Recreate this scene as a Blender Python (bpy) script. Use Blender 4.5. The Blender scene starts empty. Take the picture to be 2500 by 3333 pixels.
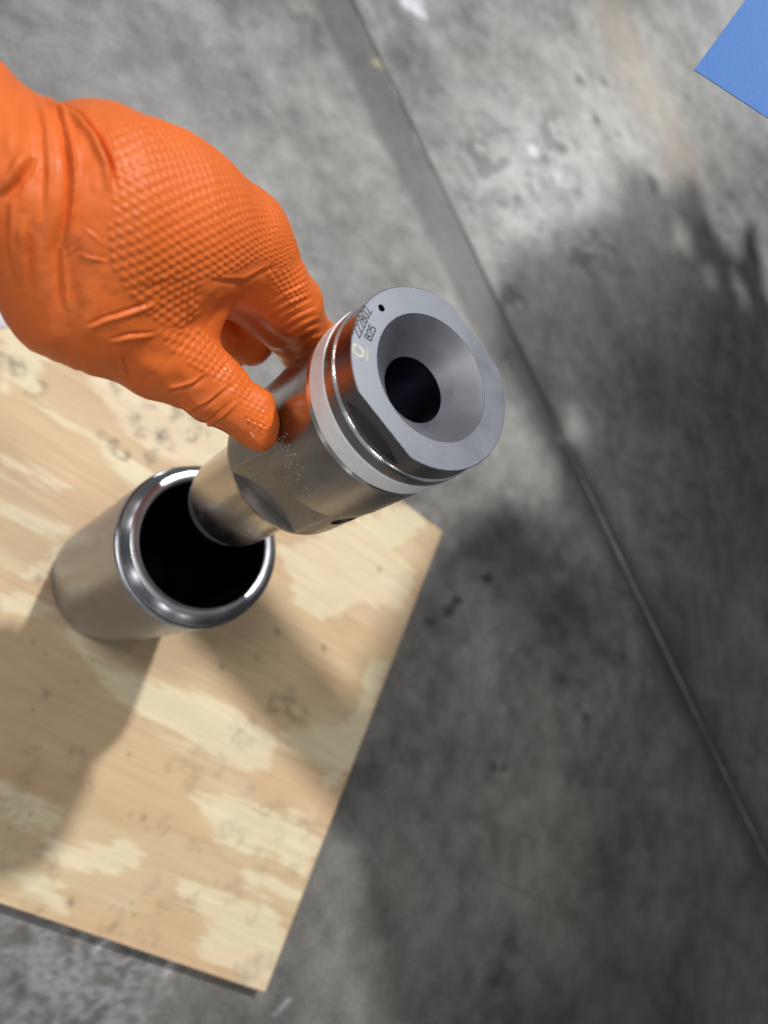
import bpy, bmesh, math, random
import numpy as np
from mathutils import Matrix, Vector
random.seed(7)
RNG = np.random.RandomState(11)
SC = bpy.context.scene
COL = SC.collection
MM = 0.001
BOARD_T = 12.5            # plywood thickness; "board millimetres" have z = 0 on the board's top face


def V(x, y, z=0.0):
    return Vector((x * MM, y * MM, (z + BOARD_T) * MM))


# ------------------------------------------------------------------ camera
CAM = np.array([10.525, -141.587, 503.241])
FPX = 2320.2
RC = np.array([[0.33542628, 0.75221337, 0.56715453],
               [0.94197186, -0.2763329, -0.19060205],
               [0.01335005, 0.59817654, -0.80125314]])   # world -> camera (right, down, forward)
cam_data = bpy.data.cameras.new('camera')
cam = bpy.data.objects.new('camera', cam_data)
COL.objects.link(cam)
cam_data.sensor_fit = 'VERTICAL'
cam_data.sensor_height = 36.0
cam_data.sensor_width = 27.0
cam_data.lens = FPX / 3333.0 * 36.0
cam_data.clip_start = 0.01
cam_data.clip_end = 60.0
cam_data.dof.use_dof = True
cam_data.dof.focus_distance = 0.250
cam_data.dof.aperture_fstop = 7.6
Rw = Matrix(((RC[0][0], -RC[1][0], -RC[2][0]),
             (RC[0][1], -RC[1][1], -RC[2][1]),
             (RC[0][2], -RC[1][2], -RC[2][2])))
cam.matrix_world = Matrix.Translation(V(*CAM)) @ Rw.to_4x4()
SC.camera = cam

# ------------------------------------------------------------------ world (dim, even bounce of a large hall)
world = bpy.data.worlds.new('World')
SC.world = world
world.use_nodes = True
bg = world.node_tree.nodes['Background']
bg.inputs['Color'].default_value = (0.93, 0.97, 1.0, 1)
bg.inputs['Strength'].default_value = 0.205

SC.view_settings.view_transform = 'Standard'
SC.view_settings.look = 'None'
SC.view_settings.exposure = 0.0
SC.view_settings.gamma = 1.0
SC.render.engine = 'CYCLES'
SC.cycles.max_bounces = 8
SC.cycles.sample_clamp_indirect = 4.0
SC.cycles.use_denoising = True

# ------------------------------------------------------------------ lamps: round high bay fixtures under a 6 m roof, plus one added fill
LAMP_A = np.array([-2320.0, 2040.0, 6000.0])


def high_bay(pos, power, size=0.36, colour=(1.0, 0.975, 0.945)):
    ld = bpy.data.lights.new('high_bay_lamp', 'AREA')
    ld.shape = 'DISK'
    ld.size = size
    ld.energy = power
    ld.color = colour
    o = bpy.data.objects.new('high_bay_lamp', ld)
    COL.objects.link(o)
    o.location = V(*pos)
    d = V(50, 100, 0) - o.location
    o.rotation_euler = d.to_track_quat('-Z', 'Y').to_euler()
    return o


high_bay(LAMP_A, 335, 0.27)
high_bay((-3961, 9999, 6000), 135, 0.6)
high_bay((6000, -2500, 6000), 55, 0.5)
high_bay((-1300, -900, 6000), 84, 0.8)
high_bay((300, -4800, 6000), 34, 0.6)  # fill lamp added behind the camera to whiten the seal ring
# the far rows of the hall
for px, py in ((20000, -17300), (37000, -13600), (-35000, -17000), (-20500, -18900), (3000, -26000)):
    high_bay((px, py, 6000), 430, 0.7)


# ------------------------------------------------------------------ helpers
def link(name, me, parent=None):
    o = bpy.data.objects.new(name, me)
    COL.objects.link(o)
    if parent is not None:
        o.parent = parent
    return o


def tag(o, label, cat, group=None):
    o['label'] = label
    o['category'] = cat
    if group:
        o['group'] = group
    return o


def empty(name, loc):
    o = bpy.data.objects.new(name, None)
    COL.objects.link(o)
    o.location = loc
    o.empty_display_size = 0.02
    return o


def smooth(me, ang=None):
    me.polygons.foreach_set('use_smooth', [True] * len(me.polygons))
    if ang is not None:
        me.set_sharp_from_angle(angle=math.radians(ang))
    me.update()


_TAB = RNG.rand(256, 256)


def vnoise(x, y):
    xi = np.floor(x).astype(int); yi = np.floor(y).astype(int)
    fx = x - xi; fy = y - yi
    fx = fx * fx * (3 - 2 * fx); fy = fy * fy * (3 - 2 * fy)
    a = _TAB[xi % 256, yi % 256]; b = _TAB[(xi + 1) % 256, yi % 256]
    c = _TAB[xi % 256, (yi + 1) % 256]; d = _TAB[(xi + 1) % 256, (yi + 1) % 256]
    return (a * (1 - fx) + b * fx) * (1 - fy) + (c * (1 - fx) + d * fx) * fy


def fbm(x, y, octv=4, seed=0.0, gain=0.5):
    s = 0; amp = 1; tot = 0
    for k in range(octv):
        c, sn = math.cos(0.7 * k + seed), math.sin(0.7 * k + seed)
        s = s + amp * vnoise((x * c - y * sn) * 2 ** k + 17.3 * k + seed * 31, (x * sn + y * c) * 2 ** k + 9.1 * k + seed * 57)
        tot += amp; amp *= gain
    return s / tot


def sstep(a, b, x):
    t = np.clip((x - a) / (b - a), 0, 1)
    return t * t * (3 - 2 * t)


def lin(r, g, b):
    f = lambda c: c / 255 / 12.92 if c / 255 <= 0.04045 else ((c / 255 + 0.055) / 1.055) ** 2.4
    return np.array([f(r), f(g), f(b)])


def plane_pt(dx, dy, z):
    """point of the plane at board height z that the photograph shows at (dx, dy) of a 1659 px wide copy"""
    u = np.array([dx, dy]) * 2500 / 1659
    d = RC.T @ np.array([(u[0] - 1250) / FPX, (u[1] - 1666.5) / FPX, 1])
    t = (z - CAM[2]) / d[2]
    return (CAM + t * d)[:2]


def cam_pt(sx, sy, Z):
    return CAM + RC.T @ (np.array([(sx - 1250) / FPX, (sy - 1666.5) / FPX, 1]) * Z)


def seg_dist(px, py, ax, ay, bx, by):
    dx, dy = bx - ax, by - ay
    t = np.clip(((px - ax) * dx + (py - ay) * dy) / (dx * dx + dy * dy + 1e-9), 0, 1)
    return np.hypot(px - ax - t * dx, py - ay - t * dy)


# ------------------------------------------------------------------ materials
def new_mat(name):
    m = bpy.data.materials.new(name)
    m.use_nodes = True
    nt = m.node_tree
    b = nt.nodes['Principled BSDF']
    return m, nt, b


def node(nt, typ, **kw):
    n = nt.nodes.new(typ)
    for k, v in kw.items():
        setattr(n, k, v)
    return n


def noise(nt, scale, detail=4.0, rough=0.55, vec=None):
    n = node(nt, 'ShaderNodeTexNoise')
    n.inputs['Scale'].default_value = scale
    n.inputs['Detail'].default_value = detail
    n.inputs['Roughness'].default_value = rough
    if vec is not None:
        nt.links.new(vec, n.inputs['Vector'])
    return n


def coords(nt, scale=(1, 1, 1)):
    tc = node(nt, 'ShaderNodeTexCoord')
    mp = node(nt, 'ShaderNodeMapping')
    mp.inputs['Scale'].default_value = scale
    nt.links.new(tc.outputs['Object'], mp.inputs['Vector'])
    return mp.outputs['Vector']


def maprange(nt, src, a, b, c, d):
    n = node(nt, 'ShaderNodeMapRange')
    n.inputs['From Min'].default_value = a
    n.inputs['From Max'].default_value = b
    n.inputs['To Min'].default_value = c
    n.inputs['To Max'].default_value = d
    nt.links.new(src, n.inputs['Value'])
    return n.outputs['Result']


def bump(nt, b, src, strength, dist, normal=None):
    n = node(nt, 'ShaderNodeBump')
    n.inputs['Strength'].default_value = strength
    n.inputs['Distance'].default_value = dist
    nt.links.new(src, n.inputs['Height'])
    if normal is not None:
        nt.links.new(normal, n.inputs['Normal'])
    nt.links.new(n.outputs['Normal'], b.inputs['Normal'])
    return n.outputs['Normal']


def attr_mat(name, rough0, rough1, spec, fine_scale, fine_amt, stretch=(1, 1, 1), bump_d=0.0003, bump_s=0.2):
    m, nt, b = new_mat(name)
    at = node(nt, 'ShaderNodeAttribute', attribute_name='stain')
    vec = coords(nt, stretch)
    n1 = noise(nt, fine_scale, 5, 0.65, vec)
    mul = node(nt, 'ShaderNodeMix', data_type='RGBA', blend_type='MULTIPLY')
    mul.inputs[0].default_value = 1.0
    g = maprange(nt, n1.outputs['Fac'], 0.25, 0.75, 1 - fine_amt, 1 + fine_amt)
    nt.links.new(at.outputs['Color'], mul.inputs[6])
    nt.links.new(g, mul.inputs[7])
    nt.links.new(mul.outputs[2], b.inputs['Base Color'])
    n2 = noise(nt, fine_scale * 0.12, 4, 0.6, vec)
    nt.links.new(maprange(nt, n2.outputs['Fac'], 0.3, 0.7, rough0, rough1), b.inputs['Roughness'])
    b.inputs['Specular IOR Level'].default_value = spec
    bump(nt, b, n1.outputs['Fac'], bump_s, bump_d)
    return m


M_CONC = attr_mat('sealed_concrete', 0.30, 0.44, 0.38, 260, 0.24, bump_d=0.0004, bump_s=0.15)
M_PLY = attr_mat('plywood_face', 0.5, 0.62, 0.3, 260, 0.06, (0.12, 1, 1), 0.0002, 0.2)


def steel(name, base, r0, r1, streak, amt=0.12, bump_s=0.06, scratch=0.0):
    """turned steel; streak stretches the grain round or along the axis"""
    m, nt, b = new_mat(name)
    b.inputs['Metallic'].default_value = 1.0
    vec = coords(nt, streak)
    n1 = noise(nt, 900, 3, 0.6, vec)
    n2 = noise(nt, 60, 5, 0.65, coords(nt))
    mix = node(nt, 'ShaderNodeMix', data_type='RGBA', blend_type='MULTIPLY')
    mix.inputs[0].default_value = 1.0
    mix.inputs[6].default_value = (*base, 1)
    nt.links.new(maprange(nt, n2.outputs['Fac'], 0.3, 0.7, 1 - amt, 1 + amt), mix.inputs[7])
    nt.links.new(mix.outputs[2], b.inputs['Base Color'])
    nt.links.new(maprange(nt, n2.outputs['Fac'], 0.32, 0.68, r0, r1), b.inputs['Roughness'])
    nrm = bump(nt, b, n1.outputs['Fac'], bump_s, 0.00006)
    if scratch:
        vo = node(nt, 'ShaderNodeTexVoronoi', feature='DISTANCE_TO_EDGE')
        vo.inputs['Scale'].default_value = 70
        nw = noise(nt, 25, 2, 0.5, coords(nt))
        ad = node(nt, 'ShaderNodeVectorMath', operation='MULTIPLY_ADD')
        nt.links.new(nw.outputs['Color'], ad.inputs[0])
        ad.inputs[1].default_value = (0.05, 0.05, 0.05)
        nt.links.new(coords(nt, (1, 2.7, 1)), ad.inputs[2])
        nt.links.new(ad.outputs[0], vo.inputs['Vector'])
        bump(nt, b, maprange(nt, vo.outputs['Distance'], 0.0, 0.02, 0, 1), scratch, 0.00004, nrm)
    return m


M_FACE = steel('matte_ground_steel', (0.245, 0.260, 0.295), 0.44, 0.56, (1, 1, 1), 0.06, 0.25, 0.18)
def speckle(m, lo_, hi_, scale, amount):
    nt_ = m.node_tree; b_ = nt_.nodes['Principled BSDF']
    n_ = noise(nt_, scale, 2, 0.5, coords(nt_))
    f_ = maprange(nt_, n_.outputs['Fac'], lo_, hi_, 0, amount)
    old = b_.inputs['Base Color'].links[0].from_socket
    mx = node(nt_, 'ShaderNodeMix', data_type='RGBA')
    nt_.links.new(f_, mx.inputs[0]); nt_.links.new(old, mx.inputs[6]); mx.inputs[7].default_value = (0.85, 0.87, 0.9, 1)
    nt_.links.new(mx.outputs[2], b_.inputs['Base Color'])


speckle(M_FACE, 0.71, 0.80, 1100, 0.5)
M_CAP = steel('dark_turned_steel', (0.23, 0.22, 0.22), 0.20, 0.30, (0.05, 0.05, 1), 0.1, 0.05)
M_BODY = steel('turned_steel', (0.345, 0.33, 0.315), 0.20, 0.34, (1, 1, 0.03), 0.08, 0.06, 0.0)
M_EDGE = steel('bright_edge_steel', (0.80, 0.80, 0.80), 0.10, 0.26, (1, 1, 1), 0.3, 1.0)
M_TUBE = steel('brushed_tube_steel', (0.345, 0.365, 0.415), 0.26, 0.44, (0.04, 0.04, 1), 0.2, 0.10)
M_LIP = steel('polished_lip_steel', (0.30, 0.30, 0.33), 0.22, 0.3, (0.05, 0.05, 1), 0.08, 0.05)
M_RIM = steel('lapped_rim_steel', (0.62, 0.63, 0.67), 0.26, 0.34, (0.05, 0.05, 1), 0.08, 0.05)
M_LEDGE = steel('milled_ledge_steel', (0.50, 0.48, 0.46), 0.45, 0.55, (1, 1, 1), 0.1, 0.1)
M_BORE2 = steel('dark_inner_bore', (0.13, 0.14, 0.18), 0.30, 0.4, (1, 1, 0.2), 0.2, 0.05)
M_CONE = steel('funnel_steel', (0.36, 0.37, 0.405), 0.44, 0.54, (1, 1, 1), 0.05, 0.12)
M_STEM = steel('polished_stem_steel', (0.54, 0.51, 0.47), 0.17, 0.28, (1, 1, 0.03), 0.08, 0.08)
M_BORE = steel('shaded_honed_bore', (0.030, 0.034, 0.050), 0.34, 0.44, (1, 1, 0.2), 0.2, 0.05)  # the bore's deep shade is put into the base colour


def plain(name, col, rough, spec=0.5, var=0.06, scale=120, bs=0.1, bd=0.0002, metallic=0.0):
    m, nt, b = new_mat(name)
    n = noise(nt, scale, 4, 0.6, coords(nt))
    mix = node(nt, 'ShaderNodeMix', data_type='RGBA', blend_type='MULTIPLY')
    mix.inputs[0].default_value = 1.0
    mix.inputs[6].default_value = (*col, 1)
    nt.links.new(maprange(nt, n.outputs['Fac'], 0.3, 0.7, 1 - var, 1 + var), mix.inputs[7])
    nt.links.new(mix.outputs[2], b.inputs['Base Color'])
    b.inputs['Roughness'].default_value = rough
    b.inputs['Specular IOR Level'].default_value = spec
    b.inputs['Metallic'].default_value = metallic
    bump(nt, b, n.outputs['Fac'], bs, bd)
    return m


M_SEAL = plain('white_seal_plastic', (0.975, 0.985, 1.0), 0.35, 0.5, 0.03, 300)
M_SEAL.node_tree.nodes['Principled BSDF'].inputs['Subsurface Weight'].default_value = 0.0
M_GRIT = plain('pale_grit', (0.6, 0.6, 0.6), 0.15, 0.8, 0.2, 2000)
M_INK = plain('laser_mark_dark', (0.03, 0.027, 0.025), 0.6, 0.2, 0.3, 900)
M_INK2 = plain('laser_mark_pale', (0.62, 0.58, 0.48), 0.5, 0.3, 0.25, 900)
M_BLUE = plain('blue_card', (0.075, 0.22, 0.60), 0.6, 0.3, 0.07, 900, 0.25)
M_CORD = plain('grey_cord', (0.3, 0.3, 0.3), 0.7)
M_CASTER = plain('shadow_caster_steel', (0.12, 0.13, 0.14), 0.5, 0.5, 0.15, 20)
M_SHADOW_TARP = plain('shadow_tarp_cloth', (0.05, 0.055, 0.06), 0.65, 0.3, 0.2, 25)

# glove rubber
M_GLOVE, nt, b = new_mat('orange_nitrile')
n1 = noise(nt, 45, 4, 0.6, coords(nt))
mix = node(nt, 'ShaderNodeMix', data_type='RGBA', blend_type='MULTIPLY')
mix.inputs[0].default_value = 1.0
mix.inputs[6].default_value = (0.75, 0.158, 0.028, 1)
nt.links.new(maprange(nt, n1.outputs['Fac'], 0.3, 0.7, 0.93, 1.05), mix.inputs[7])
nt.links.new(mix.outputs[2], b.inputs['Base Color'])
wn = node(nt, 'ShaderNodeAttribute', attribute_name='wet')
rm_ = node(nt, 'ShaderNodeMix', data_type='FLOAT')
nt.links.new(wn.outputs['Fac'], rm_.inputs[0])
nt.links.new(maprange(nt, n1.outputs['Fac'], 0.3, 0.7, 0.38, 0.56), rm_.inputs[2])
rm_.inputs[3].default_value = 0.12
nt.links.new(rm_.outputs[0], b.inputs['Roughness'])
# faint grey scuffs
n3_ = noise(nt, 90, 5, 0.7, coords(nt))
sc_ = node(nt, 'ShaderNodeMix', data_type='RGBA')
nt.links.new(maprange(nt, n3_.outputs['Fac'], 0.60, 0.78, 0.0, 0.28), sc_.inputs[0])
nt.links.new(mix.outputs[2], sc_.inputs[6])
sc_.inputs[7].default_value = (0.42, 0.11, 0.05, 1)
nt.links.new(sc_.outputs[2], b.inputs['Base Color'])
b.inputs['Specular IOR Level'].default_value = 0.34
n2 = noise(nt, 700, 3, 0.6, coords(nt))
bump(nt, b, n2.outputs['Fac'], 0.12, 0.0002)

# ------------------------------------------------------------------ concrete floor: two slabs and the filler of the joint between them
JA = math.atan(0.175)
JC, JS = math.cos(JA), math.sin(JA)
JO = np.array([0.0, 515.0])


def grid_lines(a, b, step, outer):
    core = np.arange(a, b + 0.1, step)
    g = []
    d = step
    lo = a; hi = b
    left, right = [], []
    while lo > -outer or hi < outer:
        d *= 1.6
        lo -= d; hi += d
        left.append(lo); right.append(hi)
    return np.concatenate([left[::-1], core, right])


def floor_colour(X, Y, P, Q):
    n1 = fbm(X / 160, Y / 160, 4, 0.3)
    n2 = fbm(X / 42, Y / 42, 4, 1.3)
    n3 = fbm(X / 12, Y / 12, 3, 2.1)
    n4 = fbm(X / 260, Y / 260, 3, 4.4)
    v = 0.190 * (1 + 0.60 * (n1 - 0.5) + 0.85 * (n2 - 0.5) + 0.65 * (n3 - 0.5))
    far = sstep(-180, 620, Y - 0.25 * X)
    v = v * (0.74 + 0.62 * far)  # brightness ramp put into the concrete tone: darker near, paler far
    warm = np.clip((n4 - 0.45) * 2.2, -0.5, 0.8)
    col = np.stack([v * (0.985 + 0.07 * warm), v * (1.0 + 0.01 * warm), v * (1.0 - 0.09 * warm)], -1)

    def blend(c, w):
        nonlocal col
        col = col * (1 - w[..., None]) + np.array(c) * w[..., None]
    # broad dark smear along the near side of the joint
    w = sstep(-62, -46, Q + 10 * (n2 - 0.5)) * (1 - sstep(-3, 3, Q)) * (1 - sstep(-130, 40, P)) * 0.7
    blend((0.105, 0.105, 0.107), w)
    # dark grime hugging the joint further along, both sides
    w = np.exp(-(np.abs(Q + 4) / 26) ** 2) * sstep(-160, 40, P) * (0.45 + 0.9 * (n2 - 0.3))
    blend((0.05, 0.048, 0.046), np.clip(w, 0, 0.7))
    w = np.exp(-(np.abs(Q) / (3.6 + 4 * sstep(-160, 40, P))) ** 2) * (0.45 + 0.8 * (n3 - 0.3))
    blend((0.035, 0.034, 0.033), np.clip(w, 0, 0.75) * (0.45 + 0.55 * sstep(-160, 40, P)))
    # scuffed, pitted patch; the lamp's sheen is painted in as pale grey
    cx, cy = plane_pt(1165, 380, -BOARD_T)
    r = np.hypot((X - cx) / 150, (Y - cy) / 170) + 0.9 * (n2 - 0.5)
    n5 = fbm(X / 9, Y / 16, 3, 7.7, 0.6)
    w = (1 - sstep(0.35, 1.1, r)) * np.clip(0.1 + 4.0 * (n5 - 0.40), 0, 1)
    blend((0.42, 0.42, 0.42), w * 0.75)
    w = (1 - sstep(0.3, 1.2, r)) * sstep(0.60, 0.68, fbm(X / 20, Y / 26, 2, 9.1))
    blend((0.09, 0.088, 0.085), w * 0.7)
    for dx, dy, rad in ((1165, 425, 16), (1190, 440, 20), (1120, 436, 14), (1147, 410, 13), (1245, 415, 14), (1230, 440, 13), (1290, 255, 14),
                        (1335, 290, 14), (1250, 170, 14), (1410, 400, 16), (1095, 770, 15), (1055, 1250, 7), (970, 1322, 9), (985, 1300, 7),
                        (925, 1340, 9), (1085, 1660, 6), (1070, 1655, 6), (1265, 1550, 7), (920, 1130, 10), (1250, 560, 22), (1100, 640, 24),
                        (1305, 180, 12), (1210, 320, 12), (1180, 345, 10), (1170, 400, 9)):
        x, y = plane_pt(dx, dy, -BOARD_T)
        d = np.hypot(X - x, (Y - y) * 0.8) / rad + 1.2 * (n3 - 0.5)
        blend((0.055, 0.052, 0.05), (1 - sstep(0.3, 1.0, d)) * 0.8)
    for dx, dy, rad in ((890, 8, 20), (903, 22, 15), (1150, 326, 13)):
        x, y = plane_pt(dx, dy, -BOARD_T)
        d = np.hypot(X - x, (Y - y) * 0.7) / rad + 0.8 * (n3 - 0.5)
        blend((0.72, 0.74, 0.80), (1 - sstep(0.3, 0.9, d)) * 0.85)
    for dx, dy, rad, c in ((1238, 930, 24, (0.36, 0.36, 0.34)), (818, 136, 9, (0.42, 0.38, 0.24)), (1140, 700, 22, (0.24, 0.24, 0.24)), (1180, 430, 60, (0.36, 0.36, 0.36))):  # pale spots; the first is a lit gap in the shade, painted on
        x, y = plane_pt(dx, dy, -BOARD_T)
        d = np.hypot(X - x, (Y - y) * 0.6) / rad + 0.9 * (n3 - 0.5)
        blend(c, (1 - sstep(0.2, 1.0, d)) * 0.6)
    # warm stain towards the far right
    a = plane_pt(1330, 60, -BOARD_T); c = plane_pt(1470, 330, -BOARD_T)
    d = seg_dist(X, Y, a[0], a[1], c[0], c[1]) / 75 + 1.0 * (n2 - 0.5)
    blend((0.30, 0.245, 0.19), (1 - sstep(0.2, 1.1, d)) * 0.55)
    # white efflorescence veins at the near corner
    cx, cy = plane_pt(190, 2060, -BOARD_T)
    r = np.hypot((X - cx) / 75, (Y - cy) / 60)
    vein = 1 - np.abs(fbm(X / 13, Y / 13, 4, 5.5, 0.6) - 0.5) * 9
    blend((0.50, 0.51, 0.54), np.clip(vein, 0, 1) * (1 - sstep(0.4, 1.3, r)) * 0.42)
    for a, c, wd in (((885, 0), (920, 40), 3), ((595, 2195), (625, 2160), 0.9), ((360, 2100), (385, 2050), 3), ((205, 2050), (235, 2030), 2)):
        p = plane_pt(*a, -BOARD_T); q = plane_pt(*c, -BOARD_T)
        d = seg_dist(X, Y, p[0], p[1], q[0], q[1])
        blend((0.55, 0.56, 0.62), np.exp(-(d / wd) ** 2) * 0.7)
    # fine long scratches and trowel arcs
    for k in range(26):
        x0, y0 = RNG.uniform(-600, 650), RNG.uniform(-100, 1300)
        a = RNG.uniform(-0.5, 1.2); L = RNG.uniform(30, 160)
        d = seg_dist(X, Y, x0, y0, x0 + L * math.cos(a), y0 + L * math.sin(a))
        blend((0.34, 0.34, 0.35) if k % 2 else (0.06, 0.06, 0.06), np.exp(-(d / 1.8) ** 2) * 0.3)
    return np.clip(col, 0.012, 0.9)


def slab(name, p, q, parent):
    PP, QQ = np.meshgrid(p, q, indexing='ij')
    X = JO[0] + PP * JC - QQ * JS
    Y = JO[1] + PP * JS + QQ * JC
    # arrises of the saw cut are slightly chipped
    edge = np.exp(-np.abs(QQ) / 3.0)
    Z = -BOARD_T - 0.0 * edge
    n, m = PP.shape
    co = np.stack([X * MM, Y * MM, (Z + BOARD_T) * MM], -1).reshape(-1, 3)
    i = np.arange(n * m).reshape(n, m)
    f = np.stack([i[:-1, :-1], i[1:, :-1], i[1:, 1:], i[:-1, 1:]], -1).reshape(-1, 4)
    # vertical wall down into the joint
    k = 0 if abs(q[0]) < abs(q[-1]) else m - 1
    lo = co.reshape(n, m, 3)[:, k].copy(); lo[:, 2] -= 0.008
    base = len(co)
    co = np.concatenate([co, lo])
    e = i[:, k]; l = base + np.arange(n)
    wall = np.stack([e[:-1], l[:-1], l[1:], e[1:]], -1) if k == 0 else np.stack([e[:-1], e[1:], l[1:], l[:-1]], -1)
    f = np.concatenate([f, wall])
    me = bpy.data.meshes.new(name)
    me.vertices.add(len(co)); me.vertices.foreach_set('co', co.ravel())
    me.loops.add(f.size); me.loops.foreach_set('vertex_index', f.ravel())
    me.polygons.add(len(f)); me.polygons.foreach_set('loop_start', np.arange(0, f.size, 4))
    me.update(calc_edges=True)
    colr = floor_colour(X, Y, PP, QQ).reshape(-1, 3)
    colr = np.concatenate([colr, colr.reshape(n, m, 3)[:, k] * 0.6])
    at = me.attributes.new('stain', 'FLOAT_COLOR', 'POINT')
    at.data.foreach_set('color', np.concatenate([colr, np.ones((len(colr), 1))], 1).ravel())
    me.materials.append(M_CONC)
    me.polygons.foreach_set('use_smooth', [False] * len(f))
    o = link(name, me, parent)
    return o


floor = empty('floor', (0, 0, 0))
floor['kind'] = 'structure'
pl = grid_lines(-800, 760, 3.2, 7000)
ql = grid_lines(-720, -2.4, 3.2, 7000); ql = ql[ql <= -2.3]
ql[-1] = -2.8
qf = grid_lines(2.8, 1150, 3.2, 7000); qf = qf[qf >= 2.7]
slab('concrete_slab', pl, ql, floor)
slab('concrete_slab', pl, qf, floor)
pts = np.concatenate([np.arange(-3000, -900, 60.0), np.arange(-900, 900, 4.0), np.arange(900, 3001, 60.0)])
xs = np.array([-3.1, -1.5, 0.0, 1.5, 3.1])
PP, QQ = np.meshgrid(pts, xs, indexing='ij')
h = -BOARD_T - 0.95 + 0.7 * vnoise(PP / 14, QQ / 3 + 40) + 0.4 * (1 - (QQ / 3.1) ** 2)
co = np.stack([(JO[0] + PP * JC - QQ * JS) * MM, (JO[1] + PP * JS + QQ * JC) * MM, (h + BOARD_T) * MM], -1).reshape(-1, 3)
n, m = PP.shape
i = np.arange(n * m).reshape(n, m)
f = np.stack([i[:-1, :-1], i[1:, :-1], i[1:, 1:], i[:-1, 1:]], -1).reshape(-1, 4)
me = bpy.data.meshes.new('joint_filler')
me.vertices.add(n * m); me.vertices.foreach_set('co', co.ravel())
me.loops.add(f.size); me.loops.foreach_set('vertex_index', f.ravel())
me.polygons.add(len(f)); me.polygons.foreach_set('loop_start', np.arange(0, f.size, 4))
me.update(calc_edges=True)
pale = sstep(-60, 200, PP) * np.clip(0.35 + 1.6 * (fbm(PP / 26, QQ / 4, 3, 0.8) - 0.25), 0.2, 1.0)
c_ = np.array([0.085, 0.082, 0.08]) * (1 - pale[..., None]) + np.array([0.55, 0.53, 0.535]) * pale[..., None]
c_ = c_.reshape(-1, 3)
at = me.attributes.new('stain', 'FLOAT_COLOR', 'POINT')
at.data.foreach_set('color', np.concatenate([c_, np.ones((len(c_), 1))], 1).ravel())
smooth(me); me.materials.append(M_CONC)
link('joint_filler', me, floor)

# ------------------------------------------------------------------ plywood board
BX, BY, BA, BH = 32.498, 21.322, 0.703, 190.9
nb = 380
a1 = np.linspace(-BH, BH, nb)
A, B_ = np.meshgrid(a1, a1, indexing='ij')
ca, sa = math.cos(BA), math.sin(BA)
cream = np.array([0.72, 0.63, 0.43]); tan = np.array([0.60, 0.44, 0.265]); deep = np.array([0.54, 0.375, 0.22])
g1 = fbm(A / 105 + 3.1, B_ / 22, 4, 0.0, 0.5)
g1b = fbm(A / 34, B_ / 5 + 9, 3, 0.0)
g2 = fbm(A / 190 + 7, B_ / 48 + 3, 3, 0.0)
g3 = fbm(A / 120, B_ / 2.2, 3, 0.0)
g4 = fbm(A / 45, B_ / 1.3, 3, 0.0, 0.6)
PATCH = [  # outlines of the pale wood, in px of a 1659 px wide copy of the photograph
    [(144, 1339), (198, 1423), (288, 1459), (360, 1477), (444, 1507), (516, 1543), (594, 1591), (585, 1650), (528, 1663), (420, 1621), (336, 1573), (288, 1525), (228, 1477), (180, 1429)],
    [(414, 1711), (480, 1729), (540, 1741), (576, 1765), (696, 1813), (660, 1879), (600, 1843), (528, 1837), (468, 1813), (438, 1771)],
    [(228, 1837), (264, 1819), (306, 1843), (300, 1867), (324, 1897), (228, 1879), (126, 1867), (100, 1813), (156, 1837)],
    [(24, 1891), (120, 1915), (144, 1969), (84, 1951)],
    [(384, 1909), (420, 1903), (480, 1921), (576, 1957), (618, 2005), (590, 2130), (540, 2125), (468, 2083), (414, 2041), (468, 2005), (420, 1963), (372, 1939)],
    [(534, 1885), (654, 1927), (636, 1942), (540, 1909)], [(624, 1741), (678, 1753), (684, 1765), (624, 1756)],
    [(590, 1575), (768, 1567), (774, 1621), (720, 1669), (636, 1627)], [(690, 1730), (760, 1650), (800, 1560), (830, 1440), (800, 1430), (760, 1560), (700, 1690)],
    [(600, 1180), (760, 1130), (880, 1088), (925, 1125), (850, 1190), (900, 1230), (870, 1320), (790, 1300), (700, 1340), (640, 1300)],
    [(170, 790), (320, 790), (470, 860), (560, 960), (520, 1020), (420, 1005), (340, 985), (270, 940), (225, 880)],
    [(0, 700), (60, 720), (110, 770), (80, 850), (40, 830), (0, 850)],
    [(62, 856), (140, 895), (250, 965), (330, 1015), (310, 1035), (220, 985), (120, 915)], [(225, 980), (320, 1018), (420, 1050), (400, 1085), (300, 1045)],
    [(55, 1245), (120, 1190), (200, 1160), (255, 1105), (230, 1150), (160, 1215), (80, 1250)], [(0, 1085), (70, 1110), (150, 1140), (120, 1160), (30, 1130), (0, 1120)],
    [(0, 1690), (60, 1720), (130, 1760), (110, 1800), (30, 1770), (0, 1760)], [(0, 980), (60, 1000), (160, 1050), (130, 1062), (40, 1030), (0, 1020)], [(0, 1290), (60, 1280), (130, 1320), (60, 1330), (0, 1330)]]
g4 = fbm(A / 45, B_ / 1.3, 3, 0.0, 0.6)
jag = 17 * (fbm(A / 26, B_ / 3.2, 4, 0.0, 0.6) - 0.5) + 7 * (fbm(A / 60, B_ / 11, 2, 0.0) - 0.5)
sdm = np.full(A.shape, -99.0)
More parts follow.
